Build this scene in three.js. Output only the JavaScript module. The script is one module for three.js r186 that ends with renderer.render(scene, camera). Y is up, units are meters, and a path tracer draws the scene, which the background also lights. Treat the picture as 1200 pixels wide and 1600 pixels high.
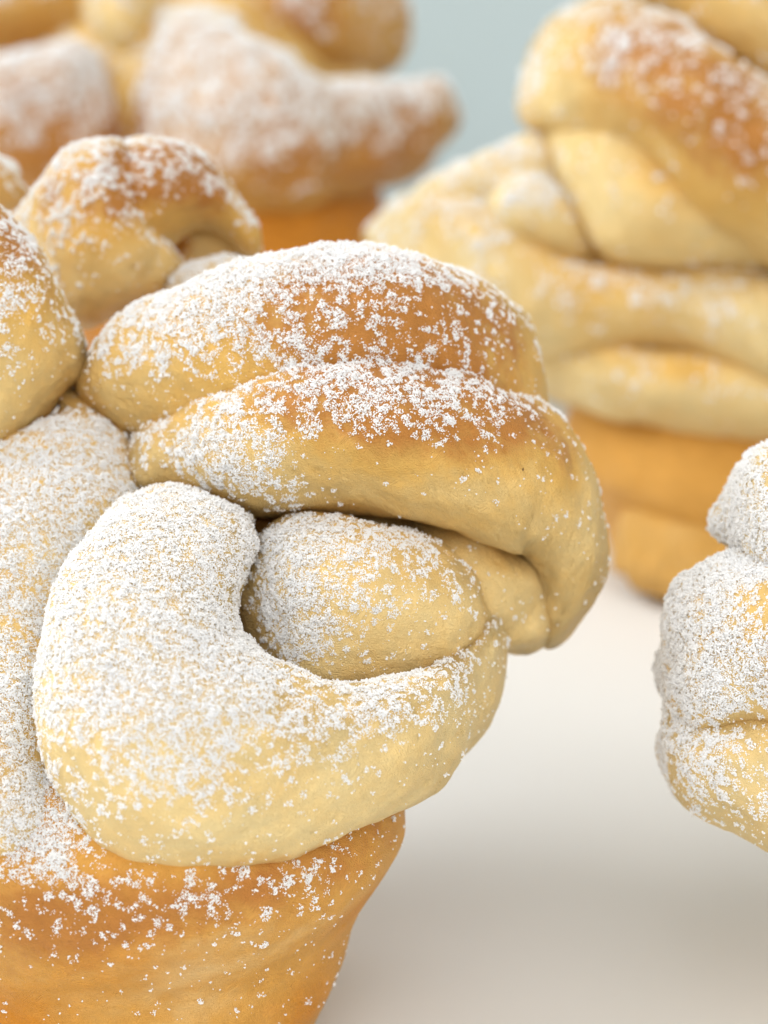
import * as THREE from 'three';
import { mergeGeometries } from 'three/addons/utils/BufferGeometryUtils.js';
import { RoundedBoxGeometry } from 'three/addons/geometries/RoundedBoxGeometry.js';
import { MeshBVH } from 'three-mesh-bvh';
import { createNoise3D } from 'simplex-noise';

// ------------------------------------------------------------------ camera, light, exposure
const scene = new THREE.Scene();
const PITCH = 20 * Math.PI / 180, FOV = 25, H = 0.1267;
const camera = new THREE.PerspectiveCamera(FOV, 3 / 4, 0.01, 20);
camera.position.set(0, H, 0);
camera.rotation.set(-PITCH, 0, 0);
camera.focus = 0.206;
camera.userData.fStop = 21;
camera.updateMatrixWorld(true);
const renderer = new THREE.WebGLRenderer({ antialias: true });
renderer.setSize(768, 1024);
renderer.toneMapping = THREE.LinearToneMapping;
renderer.toneMappingExposure = 1.37;
renderer.shadowMap.enabled = true;
scene.background = new THREE.Color().setRGB(0.56, 0.505, 0.44);   // the dim room around the table

function areaLight(name, color, intensity, w, h, pos, target) {
  const l = new THREE.RectAreaLight(color, intensity, w, h);
  l.name = name; l.position.set(...pos); l.lookAt(...target); scene.add(l);
  return l;
}
// window light from behind on the left, and the soft room light that comes from in front
areaLight('window_light', new THREE.Color(0.94, 0.975, 1.0), 6.8, 0.55, 0.5, [-0.5, 0.52, -0.5], [0, 0.03, -0.25]);
areaLight('room_light', new THREE.Color(0.97, 0.985, 1.0), 2.15, 0.8, 0.6, [0.05, 0.6, 0.42], [0, 0.03, -0.22]);

// ------------------------------------------------------------------ helpers
let seed = 12345;
const rand = () => { seed = (seed + 0x6d2b79f5) | 0; let t = Math.imul(seed ^ (seed >>> 15), 1 | seed); t = (t + Math.imul(t ^ (t >>> 7), 61 | t)) ^ t; return ((t ^ (t >>> 14)) >>> 0) / 4294967296; };
const noise = createNoise3D(rand), noiseB = createNoise3D(rand);
const V = (x, y, z) => new THREE.Vector3(x, y, z);
const clamp = THREE.MathUtils.clamp, lerp = THREE.MathUtils.lerp, sstep = THREE.MathUtils.smoothstep;
const K = 2 * Math.tan(FOV * Math.PI / 360) / 1600;               // metres per photo pixel per metre of depth
// the place that lies d millimetres along the view axis behind a point of the photograph
function at(px, py, d) {
  const z = d / 1000;
  return V((px - 600) * K * z, -(py - 800) * K * z, -z).applyMatrix4(camera.matrixWorld);
}
function tag(o, label, category, group, kind) {
  if (label) o.userData.label = label;
  if (category) o.userData.category = category;
  if (group) o.userData.group = group;
  if (kind) o.userData.kind = kind;
  return o;
}
function shadows(m) { m.castShadow = true; m.receiveShadow = true; return m; }

// A lump of dough: a loft through ellipses. Each station is [x1, y1, x2, y2, depth, front thickness, tilt]
function loft(stations, o = {}) {
  const step = (o.step ?? 0.35) / 1000, M = o.ring ?? 150, e = o.e ?? 2.15, n = stations.length;
  const comp = (k, t) => {                                        // Catmull-Rom on each component
    const i = Math.min(n - 2, Math.floor(t)), f = t - i, g = (j) => stations[clamp(j, 0, n - 1)][k] ?? 0;
    let a = g(i - 1), b = g(i), c = g(i + 1), d = g(i + 2);
    if (i === 0) a = 2 * b - c; if (i + 2 > n - 1) d = 2 * c - b;
    return 0.5 * (2 * b + (c - a) * f + (2 * a - 5 * b + 4 * c - d) * f * f + (3 * b - a - 3 * c + d) * f * f * f);
  };
  const frame = (t) => {
    const s = [0, 1, 2, 3, 4, 5, 6].map((k) => comp(k, t));
    const P = at(s[0], s[1], s[4] + s[6]), Q = at(s[2], s[3], s[4] - s[6]);
    const C = P.clone().add(Q).multiplyScalar(0.5), W = Q.sub(P).multiplyScalar(0.5);
    const N = camera.position.clone().sub(C).normalize(); N.addScaledVector(W, -N.dot(W) / Math.max(1e-12, W.lengthSq())).normalize();
    return { C, W, N, b: Math.max(0.0004, s[5] / 1000), bb: Math.max(0.0004, s[5] / 1000) * (o.back ?? 1) };
  };
  const fine = [], len = [0];
  for (let i = 0; i <= (n - 1) * 40; i++) { fine.push(frame(i / 40)); if (i) len.push(len[i - 1] + fine[i].C.distanceTo(fine[i - 1].C) + 0.25 * Math.abs(fine[i].W.length() - fine[i - 1].W.length())); }
  const total = len[len.length - 1], rows = Math.max(6, Math.round(total / step)), rings = [];
  for (let r = 0, j = 0; r <= rows; r++) {
    const s = total * r / rows; while (j < len.length - 2 && len[j + 1] < s) j++;
    rings.push({ ...frame((j + (s - len[j]) / Math.max(1e-9, len[j + 1] - len[j])) / 40), k: 1, v: s });
  }
  const capped = (list, first, cap) => {                           // rounds the end off: a short extension, and a rounding that reaches back into the strand
    const a = first ? list[0] : list[list.length - 1], b = first ? list[3] : list[list.length - 4];
    const T = a.C.clone().sub(b.C).normalize(), own = 0.8 * Math.min(a.W.length(), a.b), L = cap === undefined ? own : cap / 1000, ext = L * 0.75, back = Math.min(total * 0.3, own * 0.9 + L * 0.5), c = Math.max(8, Math.round(1.6 * ext / step)), out = [];
    const whole = ext + back, phi = Math.asin(back / whole);
    for (const r of list) { const s = ext + (first ? r.v : total - r.v); if (s < whole) r.k *= Math.sqrt(1 - (1 - s / whole) ** 2); }
    const k0 = 1;
    for (let i = 1; i <= c; i++) { const f = phi + (Math.PI / 2 - phi) * i / c, x = ext - whole * (1 - Math.sin(f)); out.push({ ...a, C: a.C.clone().addScaledVector(T, x), k: Math.max(0.003, Math.cos(f)) * k0, v: a.v + (first ? -1 : 1) * x }); }
    return out;
  };
  const end0 = capped(rings, true, o.cap0), end1 = capped(rings, false, o.cap1), all = [...end0.reverse(), ...rings, ...end1];
  const pos = [], uv = [], idx = [];
  for (const r of all) {
    const per = 2 * Math.PI * Math.sqrt((r.W.lengthSq() + r.b * r.b) / 2);
    for (let m = 0; m <= M; m++) {
      const th = m / M * 2 * Math.PI, c = Math.cos(th), s = Math.sin(th), f = (x) => Math.sign(x) * Math.pow(Math.abs(x), 2 / e);
      const p = r.C.clone().addScaledVector(r.W, f(c) * r.k).addScaledVector(r.N, f(s) * r.k * (s > 0 ? r.b : r.bb));
      pos.push(p.x, p.y, p.z); uv.push(m / M * per, r.v);
    }
  }
  for (let a = 0; a < all.length - 1; a++) for (let m = 0; m < M; m++) {
    const i = a * (M + 1) + m, j = i + M + 1;
    idx.push(i, i + 1, j, i + 1, j + 1, j);
  }
  const c0 = all[all.length >> 1].C, vi = (all.length >> 1) * (M + 1) + (M >> 2);
  return finish(pos, uv, idx, M, c0, vi, o);
}
// A cup: rings round a vertical axis. profile is [height mm, radius mm]; shape(angle, height) adds millimetres
function cup(axis, profile, shape, o = {}) {
  const M = o.ring ?? 300, rows = o.rows ?? 140, pos = [], uv = [], idx = [], n = profile.length;
  const curve = new THREE.CatmullRomCurve3(profile.map(([h, r]) => V(r, h, 0)), false, 'centripetal').getSpacedPoints(rows);
  curve.forEach((q) => {
    for (let m = 0; m <= M; m++) {
      const th = m / M * 2 * Math.PI, r = Math.max(0.01, q.x + (m === M ? shape(0, q.y) : shape(th, q.y)) * Math.min(1, q.x / 8));
      pos.push(axis.x + r / 1000 * Math.sin(th), q.y / 1000, axis.z + r / 1000 * Math.cos(th)); uv.push(th * 0.022, q.y / 1000);
    }
  });
  for (let a = 0; a < rows; a++) for (let m = 0; m < M; m++) { const i = a * (M + 1) + m, j = i + M + 1; idx.push(i, i + 1, j, i + 1, j + 1, j); }
  return finish(pos, uv, idx, M, V(axis.x, curve[rows >> 1].y / 1000, axis.z), (rows >> 1) * (M + 1), o);
}
function seamNormals(g, M) {                                      // both copies of the seam share one normal
  g.computeVertexNormals();
  const nn = g.attributes.normal, rows = nn.count / (M + 1), a = V(), b = V();
  for (let r = 0; r < rows; r++) {
    const i = r * (M + 1), j = i + M; a.fromBufferAttribute(nn, i).add(b.fromBufferAttribute(nn, j)).normalize();
    nn.setXYZ(i, a.x, a.y, a.z); nn.setXYZ(j, a.x, a.y, a.z);
  }
}
function finish(pos, uv, idx, M, centre, vi, o) {
  const g = new THREE.BufferGeometry();
  g.setAttribute('position', new THREE.Float32BufferAttribute(pos, 3));
  g.setAttribute('uv', new THREE.Float32BufferAttribute(uv, 2));
  g.setIndex(idx); seamNormals(g, M);
  const n = V().fromBufferAttribute(g.attributes.normal, vi), d = V().fromBufferAttribute(g.attributes.position, vi).sub(centre);
  if (n.dot(d) < 0) { for (let i = 0; i < idx.length; i += 3) { const t = idx[i]; idx[i] = idx[i + 1]; idx[i + 1] = t; } g.setIndex(idx); seamNormals(g, M); }
  const P = g.attributes.position, N = g.attributes.normal, U = g.attributes.uv, amp = o.lumps ?? 1, off = o.seed ?? 0;
  for (let i = 0; i < P.count; i++) {
    const x = P.getX(i) * 1000, y = P.getY(i) * 1000, z = P.getZ(i) * 1000, v = U.getY(i) * 1000, s = off * 17;
    let h = 0.55 * noise(x / 13 + s, y / 13, z / 13) + 0.15 * noise(x / 5, y / 5 + s, z / 5) + 0.05 * noise(x / 1.9, y / 1.9, z / 1.9 + s) + 0.022 * noise(x / 0.8, y / 0.8, z / 0.8 + s);
    h += 0.05 * noise(v / 9, x / 2.2, y / 2.2 + s);
    for (const t of o.dents ?? []) { const q = t.p.distanceTo(V(x / 1000, y / 1000, z / 1000)) * 1000 / t.r; if (q < 1) h -= t.d * (1 - q * q) ** 2 / amp; }
    h -= 0.16 * sstep(noiseB(x / 1.5 + s, y / 1.5, z / 1.5), 0.66, 0.86) / Math.max(0.5, amp);
    h *= amp / 1000;
    P.setXYZ(i, P.getX(i) + N.getX(i) * h, P.getY(i) + N.getY(i) * h, P.getZ(i) + N.getZ(i) * h);
  }
  seamNormals(g, M);
  return g;
}

// ------------------------------------------------------------------ materials
function poreTexture(size, seedShift) {                           // fine pores and skin grain, tiles
  const d = new Uint8Array(size * size * 4), w = (x, y, f, s) => { const a = x / size * 2 * Math.PI, b = y / size * 2 * Math.PI; return noiseB(Math.cos(a) * f + s, Math.sin(a) * f + Math.cos(b) * f * 1.3, Math.sin(b) * f + s); };
  for (let y = 0; y < size; y++) for (let x = 0; x < size; x++) {
    const h = 0.55 + 0.2 * w(x, y, 6, seedShift) + 0.16 * w(x, y, 14, seedShift + 3) + 0.1 * w(x, y, 30, seedShift + 7);
    const i = (y * size + x) * 4; d[i] = d[i + 1] = d[i + 2] = clamp(h, 0, 1) * 255; d[i + 3] = 255;
  }
  const t = new THREE.DataTexture(d, size, size); t.magFilter = THREE.LinearFilter; t.wrapS = t.wrapT = THREE.RepeatWrapping; t.repeat.set(1 / 0.009, 1 / 0.009); t.needsUpdate = true;
  return t;
}
const pores = poreTexture(512, 1);
const crust = new THREE.MeshPhysicalMaterial({ color: 0xffffff, vertexColors: true, roughness: 0.46, specularIntensity: 0.5, bumpMap: pores, bumpScale: 0.00022 });
const sugarMat = new THREE.MeshStandardMaterial({ color: new THREE.Color().setRGB(0.95, 0.96, 0.97), roughness: 0.95 });

const PALE = new THREE.Color().setRGB(0.88, 0.695, 0.345), GOLD = new THREE.Color().setRGB(0.79, 0.485, 0.13), BROWN = new THREE.Color().setRGB(0.50, 0.205, 0.043), ORANGE = new THREE.Color().setRGB(0.68, 0.265, 0.022);

// a crumb of powdered sugar: a few small angular grains stuck together
function crumb() {
  const parts = [];
  for (let k = 0; k < 9; k++) {
    const g = new THREE.IcosahedronGeometry(k ? 0.3 + 0.16 * ((k * 7) % 5) / 4 : 0.55, 0), p = g.attributes.position, s = k * 9.1;
    for (let i = 0; i < p.count; i++) { const x = p.getX(i), y = p.getY(i), z = p.getZ(i), f = 1 + 0.45 * noise(x * 2.7 + s, y * 2.7, z * 2.7); p.setXYZ(i, x * f, y * f, z * f); }
    if (k) { const a = k * 2.39996, c = 1 - (k - 0.5) / 4, r = Math.sqrt(1 - c * c), d = 0.5 + 0.3 * ((k * 3) % 4) / 3; g.translate(Math.cos(a) * r * d, c * d, Math.sin(a) * r * d); }
    g.deleteAttribute('uv'); parts.push(g);
  }
  const m = mergeGeometries(parts); m.computeVertexNormals(); return m;
}
const crumbShape = crumb();

// ------------------------------------------------------------------ building a bun from its lumps
// lumps: [{ name, g (geometry), base ('PALE' | ...), sugar (0..1), label }]; paint: [[px, py, radius px, kind, strength]] found on the surface from the camera
const a1 = V(), t1 = V(), t2 = V(), g1 = V();
function bun(name, label, group, centre, lumps, opt) {
  const root = new THREE.Group(); root.name = name; root.position.copy(centre); scene.add(root);
  tag(root, label, 'bun', group);
  const stripped = lumps.map((l) => { const g = new THREE.BufferGeometry(); g.setAttribute('position', l.g.attributes.position.clone()); g.setIndex(l.g.index.clone()); return g; });
  const solid = mergeGeometries(stripped), bvh = new MeshBVH(solid);
  const ray = new THREE.Ray(), find = (px, py) => {
    ray.origin.copy(camera.position); ray.direction.copy(at(px, py, 100)).sub(camera.position).normalize();
    const h = bvh.raycastFirst(ray, THREE.DoubleSide); return h ? { p: h.point.clone(), s: K * h.distance } : null;
  };
  const spots = { brown: [], gold: [], orange: [], pale: [], sugar: [], bare: [] };
  for (const [px, py, r, kind, k, squash] of opt.paint ?? []) { const h = find(px, py); if (h) spots[kind].push({ p: h.p, r: r * h.s, k, q: squash ?? 1 }); }
  const sum = (list, p) => { let s = 0; for (const t of list) { const dx = p.x - t.p.x, dy = (p.y - t.p.y) * t.q, dz = (p.z - t.p.z) * 0.7, d = (dx * dx + dy * dy + dz * dz) / (t.r * t.r); if (d < 4) s += t.k * Math.exp(-d * 1.1); } return s; };
  const dirs = []; for (let i = 0; i < 14; i++) { const a = i * 2.39996, c = 1 - (i + 0.5) / 14 * 0.62, s = Math.sqrt(1 - c * c); dirs.push(V(s * Math.cos(a), c, s * Math.sin(a) + 0.25).normalize()); }
  const p = V(), n = V(), col = new THREE.Color(), mats = [], grains = opt.grains ?? 60, q = new THREE.Quaternion(), m4 = new THREE.Matrix4(), e = new THREE.Euler();
  const size = opt.grain ?? 0.085, share = 0.14;
  for (const l of lumps) {
    const P = l.g.attributes.position, N = l.g.attributes.normal, colors = new Float32Array(P.count * 3), dens = new Float32Array(P.count);
    for (let i = 0; i < P.count; i++) {
      p.fromBufferAttribute(P, i); n.fromBufferAttribute(N, i);
      let open = 0;
      for (const d of dirs) {
        if (d.dot(n) < -0.1) continue;
        ray.origin.copy(p).addScaledVector(n, 0.00035); ray.direction.copy(d);
        if (!bvh.raycastFirst(ray, THREE.DoubleSide)) open += 1 / dirs.length;
      }
      const X = p.x * 1000, Y = p.y * 1000, Z = p.z * 1000;
      const n1 = noise(X / 9, Y / 9, Z / 9), n2 = noiseB(X / 2.5, Y / 2.5, Z / 2.5), n3 = noiseB(X / 0.8, Y / 0.8, Z / 0.8);
      // baked colour: browner where the dough stood up into the heat
      let gold = (l.gold ?? 0.25) + 0.15 * n1 + 0.1 * n2 + 0.28 * sstep(n.y, 0.25, 0.95) + sum(spots.gold, p) - sum(spots.pale, p);
      let brown = (l.brown ?? 0) + sum(spots.brown, p) * (1 + 0.35 * n1 + 0.25 * n2) + 0.06 * n3 * sum(spots.brown, p);
      gold += 1.1 * Math.max(0, brown); brown = sstep(brown + 0.10 * noise(X / 3.2, Y / 3.2 + 30, Z / 3.2) * Math.min(1, brown * 3) + 0.08 * n3 * Math.min(1, brown * 3) + 0.12 * noiseB(X / 1.3 + 9, Y / 1.3, Z / 1.3) * Math.min(1, brown * 3), 0.08, 1.05) * 0.95; gold += 0.06 * n3;
      const orange = clamp((l.orange ?? 0) + sum(spots.orange, p) * (1 + 0.2 * n2), 0, 1);
      const skin = l.skin ? l.skin(p, n1, n2) : null;
      if (skin) { gold += skin.gold ?? 0; brown += skin.brown ?? 0; }
      col.copy(PALE).lerp(GOLD, clamp(gold, 0, 1)).lerp(ORANGE, clamp(orange + (skin?.orange ?? 0), 0, 1)).lerp(BROWN, clamp(brown, 0, 1));
      const f = 1 + 0.05 * n2 + 0.05 * n3; colors[i * 3] = col.r * f; colors[i * 3 + 1] = col.g * f; colors[i * 3 + 2] = col.b * f;
      const patch = 1 + 0.38 * noise(X / 6.5, Y / 6.5 + 70, Z / 6.5) + 0.2 * n2, up = patch * sstep(n.y * 0.9 + n.z * 0.28 - n.x * 0.05, opt.upFrom ?? -0.4, opt.upTo ?? 1.0);
      dens[i] = open > 0.02 ? clamp(((l.sugar ?? 0.6) * up + sum(spots.sugar, p) - sum(spots.bare, p)) * Math.min(1, 0.25 + open * 1.3), 0, 1) * Math.min(1, open * 6) : 0;
      if (open > 0.05 && dens[i] < 0.06 && (opt.sprinkle ?? 1) && n.y > -0.35 && l.sugar > 0.1) dens[i] = 0.06;
    }
    l.g.setAttribute('color', new THREE.BufferAttribute(colors, 3));
    // sugar grains over this lump
    const I = l.g.index.array, a = V(), b = V(), c = V();
    for (let t = 0; t < I.length; t += 3) {
      const d0 = dens[I[t]], d1 = dens[I[t + 1]], d2 = dens[I[t + 2]]; if (d0 + d1 + d2 < 0.03) continue;
      a.fromBufferAttribute(P, I[t]); b.fromBufferAttribute(P, I[t + 1]); c.fromBufferAttribute(P, I[t + 2]);
      n.copy(b).sub(a).cross(p.copy(c).sub(a)); const area = n.length() * 0.5e6; if (area < 1e-9) continue; n.normalize();
      if (n.dot(g1.copy(camera.position).sub(a).normalize()) < -0.4) continue;   // the far side, which nothing here can show
      let want = area * grains, count = Math.floor(want) + (rand() < want % 1 ? 1 : 0);
      for (; count > 0; count--) {
        let u = rand(), v = rand(); if (u + v > 1) { u = 1 - u; v = 1 - v; }
        const d = d0 * (1 - u - v) + d1 * u + d2 * v; if (d < 0.012) continue;
        p.copy(a).multiplyScalar(1 - u - v).addScaledVector(b, u).addScaledVector(c, v);
        const X = p.x * 1000, Y = p.y * 1000, Z = p.z * 1000, s = opt.cluster ?? 1;
        const lo = noise(X / (3.4 * s), Y / (3.4 * s), Z / (3.4 * s)), md = noiseB(X / (1.3 * s), Y / (1.3 * s), Z / (1.3 * s)), hi = noise(X / (0.55 * s), Y / (0.55 * s), Z / (0.55 * s) + 40);
        const margin = d * 1.15 - (0.53 + 0.24 * lo + 0.44 * md + 0.2 * hi + 0.1 * (rand() - 0.5)), put = (r) => {
          q.setFromEuler(e.set(rand() * 6.3, rand() * 6.3, rand() * 6.3));
          mats.push(m4.compose(g1.sub(centre), q, a1.set(r * (0.75 + 0.5 * rand()), r * (0.75 + 0.5 * rand()), r * (0.75 + 0.5 * rand())).multiplyScalar(0.001)).clone());
        };
        if (rand() > share) {                                       // loose dust between the clumps
          if (rand() < sstep(margin, -0.45, 0.4) ** 2 * Math.min(1, d * 2.2)) { const r = size * (0.38 + 0.4 * rand()); g1.copy(p).addScaledVector(n, (0.3 * r + 0.12 * rand() * rand()) / 1000); put(r); }
          continue;
        }
        if (margin < 0 && rand() > 0.012 + 0.07 * d) continue;
        const pile = clamp(margin, 0, 0.6), g = rand(), R = size * (1.1 + 2.6 * g * g * g + 4.2 * pile * rand()) * (margin < 0 ? 0.6 : 1), many = 2 + Math.floor((R / size) ** 2 * 1.15 * (0.6 + 0.6 * rand()));
        t1.set(rand() - 0.5, rand() - 0.5, rand() - 0.5).cross(n).normalize(); t2.copy(n).cross(t1);
        const ex = 0.7 + 0.6 * rand(), lift = pile * 0.5 * (0.4 + 0.6 * Math.max(0, 0.5 + md)) * rand();
        for (let k = 0; k < many; k++) {
          const r = size * (0.5 + 0.55 * rand()), w = R * Math.sqrt(rand()) * (0.8 + 0.4 * rand()), th = rand() * 6.283, up = R * Math.max(0, 1 - (w / R) ** 2) * (0.25 + 0.75 * rand()) * 0.95;
          g1.copy(p).addScaledVector(t1, w * ex * Math.cos(th) / 1000).addScaledVector(t2, w / ex * Math.sin(th) / 1000).addScaledVector(n, (up + 0.15 * r + lift) / 1000); put(r);
        }
      }
    }
    l.g.translate(-centre.x, -centre.y, -centre.z);
    const mesh = shadows(new THREE.Mesh(l.g, crust)); mesh.name = l.name; if (l.label) mesh.userData.label = l.label; root.add(mesh);
    l.mesh = mesh;
  }
  if (mats.length) {
    const inst = shadows(new THREE.InstancedMesh(crumbShape, sugarMat, mats.length)); inst.name = 'powdered_sugar';
    mats.forEach((m, i) => inst.setMatrixAt(i, m));
    tag(inst, 'white powdered sugar dusted over the folds', null, null, 'stuff'); root.add(inst);
  }
  console.log(name, 'grains', mats.length, 'tris', lumps.reduce((s, l) => s + l.g.index.count / 3, 0));
  return { root, find };
}


// ------------------------------------------------------------------ the setting
const tableMat = new THREE.MeshPhysicalMaterial({ color: new THREE.Color().setRGB(0.765, 0.77, 0.765), roughness: 0.55, specularIntensity: 0.4 });
const table = shadows(new THREE.Mesh(new RoundedBoxGeometry(1.6, 0.03, 1.5, 3, 0.004), tableMat));
table.name = 'table_top'; table.position.set(0.1, -0.015, 0.24); scene.add(table);
tag(table, null, null, null, 'structure');
const wall = shadows(new THREE.Mesh(new THREE.BoxGeometry(3, 1.6, 0.05), new THREE.MeshStandardMaterial({ color: new THREE.Color().setRGB(0.49, 0.595, 0.63), roughness: 0.9 })));
wall.name = 'wall'; wall.position.set(0, 0.3, -0.56); scene.add(wall);
tag(wall, null, null, null, 'structure');

// ------------------------------------------------------------------ the large bun in front
{
  const S = (stations, o) => loft(stations, o);
  const axis = at(210, 1600, 226); axis.y = 0;
  const lumps = [
    { name: 'base', gold: 0.85, sugar: 0.2, orange: 0.4, brown: 0.22, g: cup(axis, [[1, 0.05], [0.2, 11], [0.3, 15], [0.9, 16.3], [2.3, 17.1], [8, 19.3], [14, 21.9], [20, 24.8], [25, 26.4], [29, 26], [33, 22], [37, 14], [39, 6], [39.5, 0.05]],
        (th, h) => 0.38 * Math.sin((h - 6 * Math.cos(th - 0.9)) / 2.3) * sstep(h, 2, 8) + 0.15 * Math.sin(2 * th + h / 9) - 5 * Math.max(0, Math.cos(th)) ** 1.5 * sstep(h, 4, 16), { seed: 1, lumps: 0.45, rows: 180 }),
      skin: (p, n1, n2) => { const th = Math.atan2(p.x - axis.x, p.z - axis.z), b = p.y * 1000 - 7 * Math.sin(th); const w = Math.sin(b / 0.9 + 2 * n1) + 0.6 * Math.sin(b / 0.37 + 3 * n2); return { gold: 0.17 * w, brown: 0.07 * w }; } },
    { name: 'dough_core', gold: 0.8, orange: 0.6, brown: 0.8, sugar: 0.1, g: S([[150, 560, 150, 1200, 245, 16], [350, 520, 350, 1230, 245, 20], [560, 560, 560, 1200, 245, 20], [690, 640, 680, 1000, 246, 14]], { step: 0.7, ring: 100 }) },
    { name: 'dough_fold', gold: 0.25, brown: 0.1, sugar: 0.55, g: S([[185, 625, 60, 600, 236, 6], [215, 690, 90, 640, 231, 7], [265, 790, -20, 690, 228, 9], [230, 900, -150, 800, 227, 12], [190, 1050, -220, 950, 224, 15], [170, 1200, -220, 1150, 217, 17], [165, 1290, -200, 1300, 212, 15], [150, 1375, -120, 1390, 210, 11]], { seed: 2 }) },
    { name: 'dough_fold', gold: 0.45, sugar: 0.6, g: S([[-160, 290, -160, 790, 232, 14], [-60, 295, -60, 770, 231, 14], [0, 325, 0, 730, 230, 13], [60, 385, 60, 675, 229, 11], [108, 446, 104, 634, 229, 8.5]], { seed: 3, cap1: 2.4 }) },
    { name: 'dough_fold', gold: 0.6, sugar: 0.45, g: S([[130, 545, 138, 645, 231, 6], [155, 525, 165, 655, 230, 7], [198, 488, 215, 675, 229, 8.5], [270, 450, 290, 690, 227, 10.5], [360, 414, 375, 690, 226, 12], [460, 395, 465, 690, 225.5, 13], [570, 391, 580, 690, 226, 13.5], [680, 410, 690, 700, 228, 13], [770, 450, 770, 720, 231, 12], [828, 505, 815, 730, 234, 10], [856, 560, 840, 720, 236, 8]], { seed: 4, cap1: 1.4 }) },
    { name: 'dough_fold', gold: 0.45, sugar: 0.42, g: S([[204, 692, 200, 752, 227, 5], [230, 668, 228, 765, 225, 6.5], [262, 650, 268, 765, 224, 6.5], [320, 612, 335, 792, 222, 8.5], [400, 583, 412, 806, 220, 10], [500, 563, 515, 800, 219, 10.5], [600, 560, 630, 806, 219, 11], [700, 572, 735, 838, 220, 11], [790, 602, 805, 868, 222, 10.5], [865, 645, 818, 878, 224.5, 10], [918, 705, 824, 890, 226, 9.5], [946, 780, 834, 912, 227.5, 9], [955, 845, 842, 938, 229, 8.5], [948, 900, 848, 966, 230, 7.5], [928, 944, 848, 988, 231, 6.5], [904, 978, 842, 1010, 231.5, 5.5]], { seed: 5, cap1: 1.6 }) },
    { name: 'dough_fold', gold: 0.3, sugar: 0.16, g: S([[520, 796, 520, 850, 226, 4], [620, 800, 610, 880, 226, 5], [700, 812, 660, 930, 225, 6.5], [785, 840, 690, 975, 225.5, 6.5], [838, 880, 710, 1000, 226.5, 6.5], [862, 935, 740, 1010, 229, 5.5], [872, 990, 768, 1020, 229.5, 5.2], [872, 1010, 775, 1030, 230, 4.5]], { seed: 6, cap1: 0.8 }) },
    { name: 'dough_fold', gold: 0.28, sugar: 0.4, g: S([[368, 860, 362, 1015, 223, 6], [440, 813, 432, 1070, 219.5, 8.5], [500, 806, 492, 1095, 217, 9], [570, 808, 570, 1095, 216.5, 9], [640, 826, 640, 1075, 217, 8.5], [700, 858, 700, 1045, 218, 7.5], [745, 898, 745, 1010, 220, 5.5], [762, 930, 763, 993, 221, 3.5]], { seed: 7, cap1: 0.8, dents: [{ p: at(732, 985, 214), r: 1.0, d: 0.5 }] }) },
    { name: 'dough_fold', gold: 0.14, sugar: 0.47, g: S([[404, 786, 300, 752, 221, 4], [398, 845, 190, 790, 216, 8], [386, 900, 112, 868, 212, 10.5], [375, 950, 72, 975, 209, 12], [378, 988, 60, 1085, 207, 12.5], [398, 1018, 76, 1195, 205, 12.5], [430, 1042, 145, 1300, 204, 12], [480, 1058, 262, 1360, 204, 11], [545, 1066, 405, 1344, 205, 10.3], [620, 1060, 545, 1300, 208, 9.8], [690, 1030, 650, 1250, 212, 9], [738, 990, 716, 1195, 219, 8.5], [772, 955, 758, 1140, 224, 8], [792, 940, 786, 1072, 229, 7]], { seed: 8, cap1: 1.2, dents: [{ p: at(660, 1098, 201.5), r: 1.6, d: 1.3 }, { p: at(684, 1088, 202), r: 1.5, d: 1.2 }] }) },
    { name: 'dough_fold', gold: 0.55, sugar: 0.5, g: S([[140, 236, 150, 420, 254, 8], [200, 221, 215, 410, 252.5, 9.5], [260, 229, 262, 385, 253, 9], [305, 243, 298, 362, 255, 8], [345, 272, 325, 362, 256, 7], [376, 310, 350, 372, 257, 6], [400, 350, 375, 392, 258, 5], [412, 385, 394, 410, 259, 3.5]], { seed: 9, step: 0.45, ring: 120 }) },
    { name: 'dough_fold', gold: 0.35, sugar: 0.15, g: S([[225, 320, 225, 450, 263, 6], [290, 310, 290, 450, 264, 7], [350, 330, 350, 450, 264, 6], [385, 370, 385, 440, 264, 4]], { seed: 14, step: 0.6, ring: 100, dents: [{ p: at(272, 384, 257), r: 2.6, d: 1.5 }] }) },
    { name: 'dough_fold', gold: 0.5, sugar: 0.6, g: S([[22, 312, 75, 445, 253, 5], [88, 252, 115, 510, 250, 9], [148, 226, 178, 500, 249, 10], [192, 228, 238, 470, 250, 8], [212, 275, 275, 440, 251, 5.5], [228, 325, 300, 436, 250.5, 4]], { seed: 10, step: 0.5, ring: 120, cap1: 0.6 }) },
    { name: 'dough_fold', gold: 0.1, sugar: 0.9, g: S([[265, 425, 265, 480, 250, 4], [320, 405, 320, 480, 249, 5], [380, 398, 380, 470, 249, 4]], { seed: 11, step: 0.6, ring: 90 }) },
    { name: 'dough_fold', gold: 0.6, orange: 0.3, sugar: 0.7, g: S([[-80, 235, -80, 380, 266, 9], [-20, 243, -20, 350, 265, 8], [20, 262, 20, 335, 265, 5], [38, 285, 38, 322, 265, 3]], { seed: 12, step: 0.6, ring: 90 }) },
  ];
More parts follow.
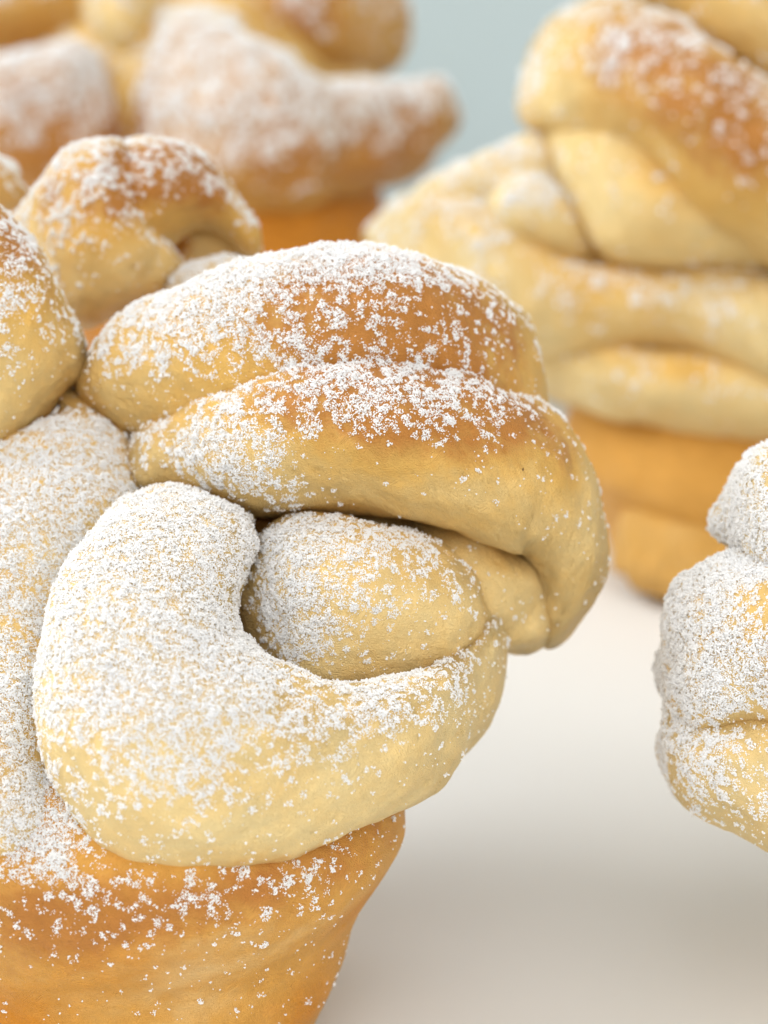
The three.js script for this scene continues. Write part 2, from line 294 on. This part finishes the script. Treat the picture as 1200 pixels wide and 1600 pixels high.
  const paint = [
    [520, 480, 130, 'brown', 1.0, 1.8], [680, 470, 120, 'brown', 1.0, 1.5], [790, 510, 70, 'brown', 0.6], [830, 560, 70, 'gold', 0.6], [560, 410, 120, 'brown', 0.3, 2], [340, 540, 90, 'gold', 0.5], [400, 510, 90, 'gold', 0.7], [400, 490, 70, 'brown', 0.4], [640, 540, 110, 'brown', 0.6, 2],[480,560,110,'gold',0.5,2],
    [560, 620, 150, 'brown', 0.85, 2], [700, 625, 130, 'brown', 1.0, 1.8], [810, 655, 90, 'brown', 0.9, 1.5], [880, 690, 60, 'brown', 0.5], [430, 640, 80, 'brown', 0.4, 2], [860, 720, 80, 'gold', 0.4], [600, 690, 150, 'gold', 0.3, 2],
    [280, 250, 70, 'brown', 1.0], [220, 265, 50, 'brown', 0.9], [340, 290, 50, 'brown', 0.8], [390, 360, 40, 'gold', 0.7], [280, 320, 60, 'gold', 0.6], [110, 320, 70, 'gold', 0.5], [70, 320, 50, 'brown', 0.5], [275, 384, 22, 'orange', 1.1], [150, 300, 70, 'brown', 0.6], [200, 290, 50, 'brown', 0.5], [160, 340, 70, 'gold', 0.4], [20, 370, 80, 'brown', 0.9], [30, 470, 80, 'gold', 0.6], [90, 480, 60, 'brown', 0.3], [200, 430, 60, 'pale', 0.3],
    // sugar
    [270, 850, 120, 'sugar', 0.55], [200, 960, 140, 'sugar', 0.55], [110, 980, 70, 'sugar', 0.25], [60, 1330, 90, 'sugar', 0.3], [330, 1080, 70, 'sugar', 0.15], [300, 980, 120, 'sugar', 0.35], [160, 1080, 110, 'sugar', 0.2], [300, 1120, 140, 'sugar', 0.16], [480, 1130, 120, 'sugar', 0.1], [620, 1110, 90, 'sugar', 0.15], [230, 1250, 110, 'sugar', 0.12], [720, 1090, 60, 'sugar', 0.15], [440, 1290, 90, 'bare', 0.1], [90, 1150, 60, 'bare', 0.12], [560, 1180, 80, 'bare', 0.06],
    [440, 860, 70, 'sugar', 0.6], [430, 950, 70, 'sugar', 0.7], [470, 1010, 50, 'sugar', 0.5], [520, 850, 80, 'sugar', 0.35], [640, 860, 60, 'sugar', 0.3], [560, 980, 70, 'sugar', 0.12],
    [100, 750, 130, 'sugar', 0.4], [30, 900, 130, 'sugar', 0.3], [20, 1100, 120, 'sugar', 0.35], [60, 1280, 90, 'sugar', 0.45], [110, 680, 50, 'sugar', 0.3], [300, 770, 60, 'sugar', 0.3], [370, 750, 60, 'sugar', 0.35], [440, 770, 60, 'sugar', 0.25],
    [560, 520, 160, 'sugar', 0.1], [440, 470, 60, 'bare', 0.2], [540, 470, 60, 'bare', 0.2], [660, 470, 70, 'bare', 0.25], [600, 405, 120, 'sugar', 0.2, 2], [250, 490, 80, 'sugar', 0.4], [330, 445, 90, 'sugar', 0.45], [440, 415, 90, 'sugar', 0.4], [560, 402, 90, 'sugar', 0.25, 2], [560, 620, 150, 'sugar', 0.15, 1.6], [720, 640, 110, 'sugar', 0.15, 1.6], [330, 680, 80, 'sugar', 0.28], [420, 740, 60, 'sugar', 0.2],
    [820, 540, 60, 'bare', 0.25], [740, 740, 150, 'bare', 0.4, 1.6], [880, 820, 110, 'bare', 0.4], [540, 750, 90, 'bare', 0.12], [700, 980, 70, 'bare', 0.15], [620, 1230, 80, 'bare', 0.3], [820, 930, 70, 'bare', 0.1], [795, 870, 30, 'sugar', 0.6], [740, 850, 25, 'sugar', 0.3],
    [60, 600, 90, 'bare', 0.15], [100, 430, 40, 'bare', 0.1], [180, 430, 50, 'bare', 0.2],
    [140, 1460, 70, 'sugar', 0.22], [480, 1360, 110, 'sugar', 0.22], [300, 1375, 90, 'sugar', 0.25], [340, 1500, 150, 'sugar', 0.08],
    [70, 1450, 100, 'brown', 0.85, 1.4], [190, 1440, 90, 'brown', 0.75, 1.8], [300, 1415, 90, 'brown', 0.65, 1.8], [410, 1385, 90, 'brown', 0.55, 1.8], [510, 1345, 90, 'brown', 0.5, 1.6], [250, 1520, 110, 'pale', 0.45], [380, 1480, 90, 'pale', 0.35], [590, 1300, 60, 'brown', 0.3], [20, 1600, 100, 'orange', 0.6], [480, 1580, 70, 'orange', 0.5], [560, 1420, 60, 'orange', 0.4], [150, 1480, 120, 'orange', 0.35], [300, 1540, 110, 'pale', 0.3], [450, 1440, 80, 'pale', 0.15],
  ];
  const big = bun('sugared_bun', 'large golden knotted bun in front with sugared folds and tapered brown base', 'knotted buns on the white table', axis, lumps, { paint, grains: 62, grain: 0.085 });
  const hit = big.find(817, 735), speckShape = new THREE.IcosahedronGeometry(1, 1); speckShape.scale(0.00007, 0.00026, 0.00007); speckShape.rotateZ(-0.1);
  const speck = shadows(new THREE.Mesh(speckShape, new THREE.MeshStandardMaterial({ color: 0x3a1d0c, roughness: 0.7 })));
  speck.name = 'seed_speck'; speck.position.copy(hit.p).sub(axis); big.root.add(speck);
}

// ------------------------------------------------------------------ the pale tall bun behind on the right
{
  const axis = at(1130, 925, 352); axis.y = 0;
  const o = (seed, x = {}) => ({ seed, step: 0.8, ring: 90, ...x });
  const lumps = [
    { name: 'base', gold: 0.9, orange: 0.5, brown: 0.15, sugar: 0, g: cup(axis, [[1, 0.05], [0.2, 11], [0.4, 15.2], [2, 16.9], [6, 18.2], [10, 20.4], [14, 23], [18, 25], [23, 24], [28, 20], [34, 15], [40, 7], [41, 0.05]], (th, h) => 0.5 * Math.sin(3 * th + h / 6), { ring: 160, rows: 70, seed: 21 }) },
    { name: 'dough_core', gold: 0.3, sugar: 0.1, g: loft([[700, 300, 760, 560, 350, 12], [900, 180, 900, 640, 350, 24], [1100, 100, 1100, 670, 350, 30], [1300, 120, 1300, 660, 350, 24], [1450, 250, 1420, 560, 350, 14]], o(22)) },
    { name: 'dough_fold', gold: 0.15, sugar: 0.4, g: loft([[585, 338, 600, 425, 347, 8], [650, 300, 690, 500, 341, 13], [745, 310, 785, 555, 336, 16], [850, 375, 880, 572, 333, 15], [960, 408, 980, 566, 330, 14], [1070, 408, 1070, 572, 328, 14], [1150, 408, 1140, 610, 327, 16], [1250, 405, 1230, 665, 327, 17], [1420, 400, 1400, 690, 332, 15]], o(23)) },
    { name: 'dough_fold', gold: 0.25, sugar: 0.22, g: loft([[800, 520, 825, 590, 344, 8], [880, 520, 900, 636, 333, 10], [1000, 535, 1000, 664, 327, 12], [1110, 550, 1105, 682, 325, 12], [1220, 580, 1220, 692, 324, 12], [1350, 570, 1350, 690, 326, 10]], o(24)) },
    { name: 'dough_fold', gold: 0.1, sugar: 0.45, g: loft([[628, 310, 660, 380, 343, 7], [690, 268, 725, 365, 339, 10], [765, 240, 795, 350, 337, 11], [835, 216, 860, 340, 336, 11], [900, 240, 910, 370, 337, 9]], o(25)) },
    { name: 'dough_fold', gold: 0.05, sugar: 0.5, g: loft([[735, 345, 745, 395, 333, 5], [775, 290, 800, 400, 330, 8], [830, 268, 850, 405, 328, 9], [885, 300, 900, 418, 327, 8], [940, 370, 945, 425, 328, 5]], o(40)) },
    { name: 'dough_fold', gold: 0.22, sugar: 0.22, g: loft([[880, 170, 845, 235, 333, 8], [945, 180, 880, 320, 327, 11], [1020, 215, 945, 408, 322, 12], [1100, 280, 1060, 425, 320, 11], [1200, 360, 1180, 425, 319, 8], [1290, 400, 1270, 430, 320, 5]], o(26)) },
    { name: 'dough_fold', gold: 0.4, brown: 0.1, sugar: 0.4, g: loft([[880, 20, 815, 105, 344, 9], [940, -5, 822, 190, 334, 15], [1010, 22, 905, 222, 325, 16], [1085, 60, 1000, 258, 318, 16.5], [1160, 112, 1080, 330, 314, 16], [1250, 180, 1180, 405, 313, 15], [1350, 270, 1280, 480, 316, 13]], o(27)) },
    { name: 'dough_fold', gold: 0.4, sugar: 0.35, g: loft([[960, -60, 985, 30, 338, 9], [1050, -80, 1050, 55, 330, 12], [1140, -60, 1125, 105, 325, 13], [1270, 10, 1230, 185, 322, 14]], o(28)) },
    { name: 'curled_flap', gold: 0.85, orange: 0.3, sugar: 0, g: loft([[975, 900, 962, 845, 335, 3.5], [1000, 925, 985, 770, 333.5, 5], [1075, 945, 1060, 722, 331, 6.5], [1180, 950, 1160, 712, 330.5, 6.5], [1270, 925, 1260, 730, 332, 5]], o(29)) },
  ];
  const paint = [
    [980, 70, 90, 'brown', 0.8], [1090, 130, 100, 'brown', 0.8], [1170, 220, 90, 'brown', 0.7], [1170, 290, 80, 'gold', 0.6], [950, 430, 120, 'gold', 0.3, 2.5], [1000, 510, 140, 'gold', 0.25, 2], [1100, 50, 80, 'gold', 0.3], [860, 140, 60, 'pale', 0.2],
    [700, 330, 60, 'gold', 0.3], [920, 480, 90, 'gold', 0.25], [1050, 300, 80, 'gold', 0.3], [1150, 530, 90, 'pale', 0.2], [1080, 575, 40, 'gold', 0.6, 2],
    [1000, 60, 90, 'sugar', 0.15], [830, 130, 50, 'sugar', 0.4], [600, 350, 50, 'sugar', 0.3], [720, 300, 80, 'sugar', 0.3], [840, 280, 60, 'sugar', 0.4], [1060, 430, 130, 'sugar', 0.25, 2.5], [1080, 480, 60, 'sugar', 0.12], [1050, 640, 120, 'sugar', 0.12, 2],
  ];
  bun('sugared_bun_001', 'tall pale yellow bun behind on the right, blurred, lightly dusted twisted top', 'knotted buns on the white table', axis, lumps, { paint, grains: 9, grain: 0.17, cluster: 1.7 });
}

// ------------------------------------------------------------------ the brown bun behind on the left
{
  const axis = at(330, 500, 432); axis.y = 0;
  const o = (seed, x = {}) => ({ seed, step: 0.9, ring: 90, ...x });
  const lumps = [
    { name: 'base', gold: 1, orange: 1, brown: 0.3, sugar: 0, g: cup(axis, [[1, 0.05], [0.2, 14], [0.4, 19], [3, 22], [12, 26], [22, 30], [32, 33], [40, 31], [47, 22], [50, 0.05]], (th, h) => 0.5 * Math.sin(3 * th + h / 6), { ring: 160, rows: 70, seed: 31 }) },
    { name: 'dough_core', gold: 0.6, sugar: 0.2, g: loft([[0, 60, 0, 330, 435, 20], [150, 0, 150, 350, 432, 30], [350, -20, 350, 350, 430, 34], [520, 20, 520, 320, 432, 28]], o(32)) },
    { name: 'dough_fold', gold: 0.8, brown: 0.62, sugar: 0.95, g: loft([[195, 70, 205, 260, 412, 12], [285, 35, 285, 320, 403, 18], [380, 60, 370, 330, 398, 22], [460, 110, 450, 328, 396, 22], [540, 140, 540, 300, 400, 18], [625, 132, 615, 285, 406, 14], [690, 132, 668, 258, 411, 10], [712, 140, 692, 240, 413, 9]], o(33, { cap1: 2, lumps: 2 })) },
    { name: 'dough_fold', gold: 0.8, brown: 0.62, sugar: 0.9, g: loft([[-160, 110, -160, 330, 405, 18], [-60, 105, -60, 320, 402, 18], [20, 95, 20, 300, 400, 18], [110, 75, 110, 290, 402, 16], [190, 110, 180, 270, 408, 10]], o(34, { lumps: 2 })) },
    { name: 'dough_fold', gold: 0.8, brown: 0.55, sugar: 0.95, g: loft([[390, -90, 400, 110, 430, 14], [460, -110, 460, 130, 424, 20], [540, -100, 530, 140, 424, 20], [600, -60, 590, 130, 428, 13]], o(35)) },
    { name: 'dough_fold', gold: 0.3, sugar: 0.8, g: loft([[225, 10, 205, 110, 412, 9], [290, 15, 275, 130, 406, 11], [350, 20, 345, 120, 405, 10], [400, 40, 400, 100, 408, 7]], o(37)) },
    { name: 'dough_fold', gold: 0.3, sugar: 0.6, g: loft([[130, -40, 130, 60, 412, 10], [185, -60, 185, 110, 408, 12], [240, -50, 235, 90, 410, 10]], o(38)) },
    { name: 'dough_fold', gold: 0.6, brown: 0.45, sugar: 0.95, g: loft([[-100, -60, -100, 110, 428, 16], [20, -80, 20, 90, 424, 18], [150, -90, 150, 80, 422, 18], [270, -70, 260, 70, 424, 15], [350, -40, 340, 50, 428, 9]], o(36)) },
  ];
  const paint = [[60, 200, 100, 'brown', 0.45], [200, 200, 60, 'brown', 0.3], [450, 240, 120, 'brown', 0.3], [620, 220, 90, 'brown', 0.45], [420, 20, 50, 'brown', 0.5], [480, 15, 40, 'brown', 0.5],
    [110, 110, 90, 'sugar', 0.4], [330, 110, 120, 'sugar', 0.5], [400, 190, 120, 'sugar', 0.4], [560, 190, 100, 'sugar', 0.2], [330, 40, 60, 'sugar', 0.3]];
  bun('sugared_bun_002', 'brown bun at the back left, most blurred, thick sugar above orange base', 'knotted buns on the white table', axis, lumps, { paint, grains: 7, grain: 0.2, cluster: 1.9 });
}

// ------------------------------------------------------------------ the bun cut by the right edge of the frame
{
  const axis = at(1640, 1500, 236); axis.y = 0;
  const o = (seed, x = {}) => ({ seed, step: 0.4, ring: 130, ...x });
  const lumps = [
    { name: 'base', gold: 0.9, orange: 0.2, sugar: 0.1, g: cup(axis, [[1, 0.05], [0.2, 11], [0.4, 13], [3, 14.4], [12, 17], [22, 19], [32, 20], [40, 16], [45, 0.05]], (th, h) => 0.5 * Math.sin(3 * th + h / 6), { ring: 160, rows: 70, seed: 41 }) },
    { name: 'dough_core', gold: 0.4, sugar: 0.2, orange: 0.3, g: loft([[1180, 820, 1180, 1150, 234, 10], [1330, 720, 1330, 1260, 234, 20], [1500, 720, 1500, 1260, 234, 22], [1650, 820, 1640, 1150, 234, 14]], o(42, { step: 0.8, ring: 90 })) },
    { name: 'dough_fold', gold: 0.2, sugar: 0.75, g: loft([[1130, 772, 1130, 872, 224, 5], [1165, 722, 1165, 912, 222, 8], [1210, 688, 1205, 940, 220, 11], [1290, 660, 1285, 960, 219, 13], [1400, 660, 1400, 960, 219, 13], [1500, 700, 1500, 930, 222, 11]], o(43)) },
    { name: 'dough_fold', gold: 0.3, brown: 0.1, sugar: 0.65, g: loft([[1034, 985, 1032, 1110, 226, 6], [1055, 920, 1050, 1145, 223, 8.5], [1110, 880, 1105, 1170, 220, 11.5], [1180, 860, 1180, 1150, 218, 13], [1290, 850, 1290, 1160, 216, 14], [1420, 860, 1420, 1150, 218, 13]], o(44, { cap0: 2.4 })) },
    { name: 'dough_fold', gold: 0.2, sugar: 0.4, g: loft([[1030, 1122, 1030, 1220, 226, 6], [1062, 1090, 1068, 1262, 222, 8.5], [1130, 1080, 1140, 1300, 219, 11], [1210, 1080, 1220, 1338, 217, 12], [1320, 1090, 1330, 1350, 216, 12], [1450, 1090, 1460, 1320, 219, 10]], o(45, { cap0: 2 })) },
  ];
  const paint = [[1170, 830, 80, 'sugar', 0.5], [1032, 1050, 50, 'sugar', 0.7], [1030, 1090, 40, 'sugar', 0.7], [1036, 1180, 50, 'sugar', 0.55], [1136, 830, 45, 'sugar', 0.6], [1060, 940, 60, 'sugar', 0.4], [1100, 1260, 60, 'sugar', 0.25], [1090, 1000, 100, 'sugar', 0.5], [1080, 1180, 80, 'sugar', 0.3], [1170, 950, 50, 'bare', 0.2], [1180, 1000, 60, 'gold', 0.4], [1110, 1000, 30, 'gold', 0.3], [1180, 1180, 60, 'bare', 0.15], [1140, 1120, 40, 'sugar', 0.2],
    [1060, 1060, 60, 'sugar', 0.4], [1190, 1060, 70, 'sugar', 0.35], [1190, 1260, 60, 'sugar', 0.25]];
  bun('sugared_bun_003', 'heavily sugared pale bun cut off by the right edge of the photo', 'knotted buns on the white table', axis, lumps, { paint, grains: 62, grain: 0.09, upFrom: -0.9 });
}

renderer.render(scene, camera);
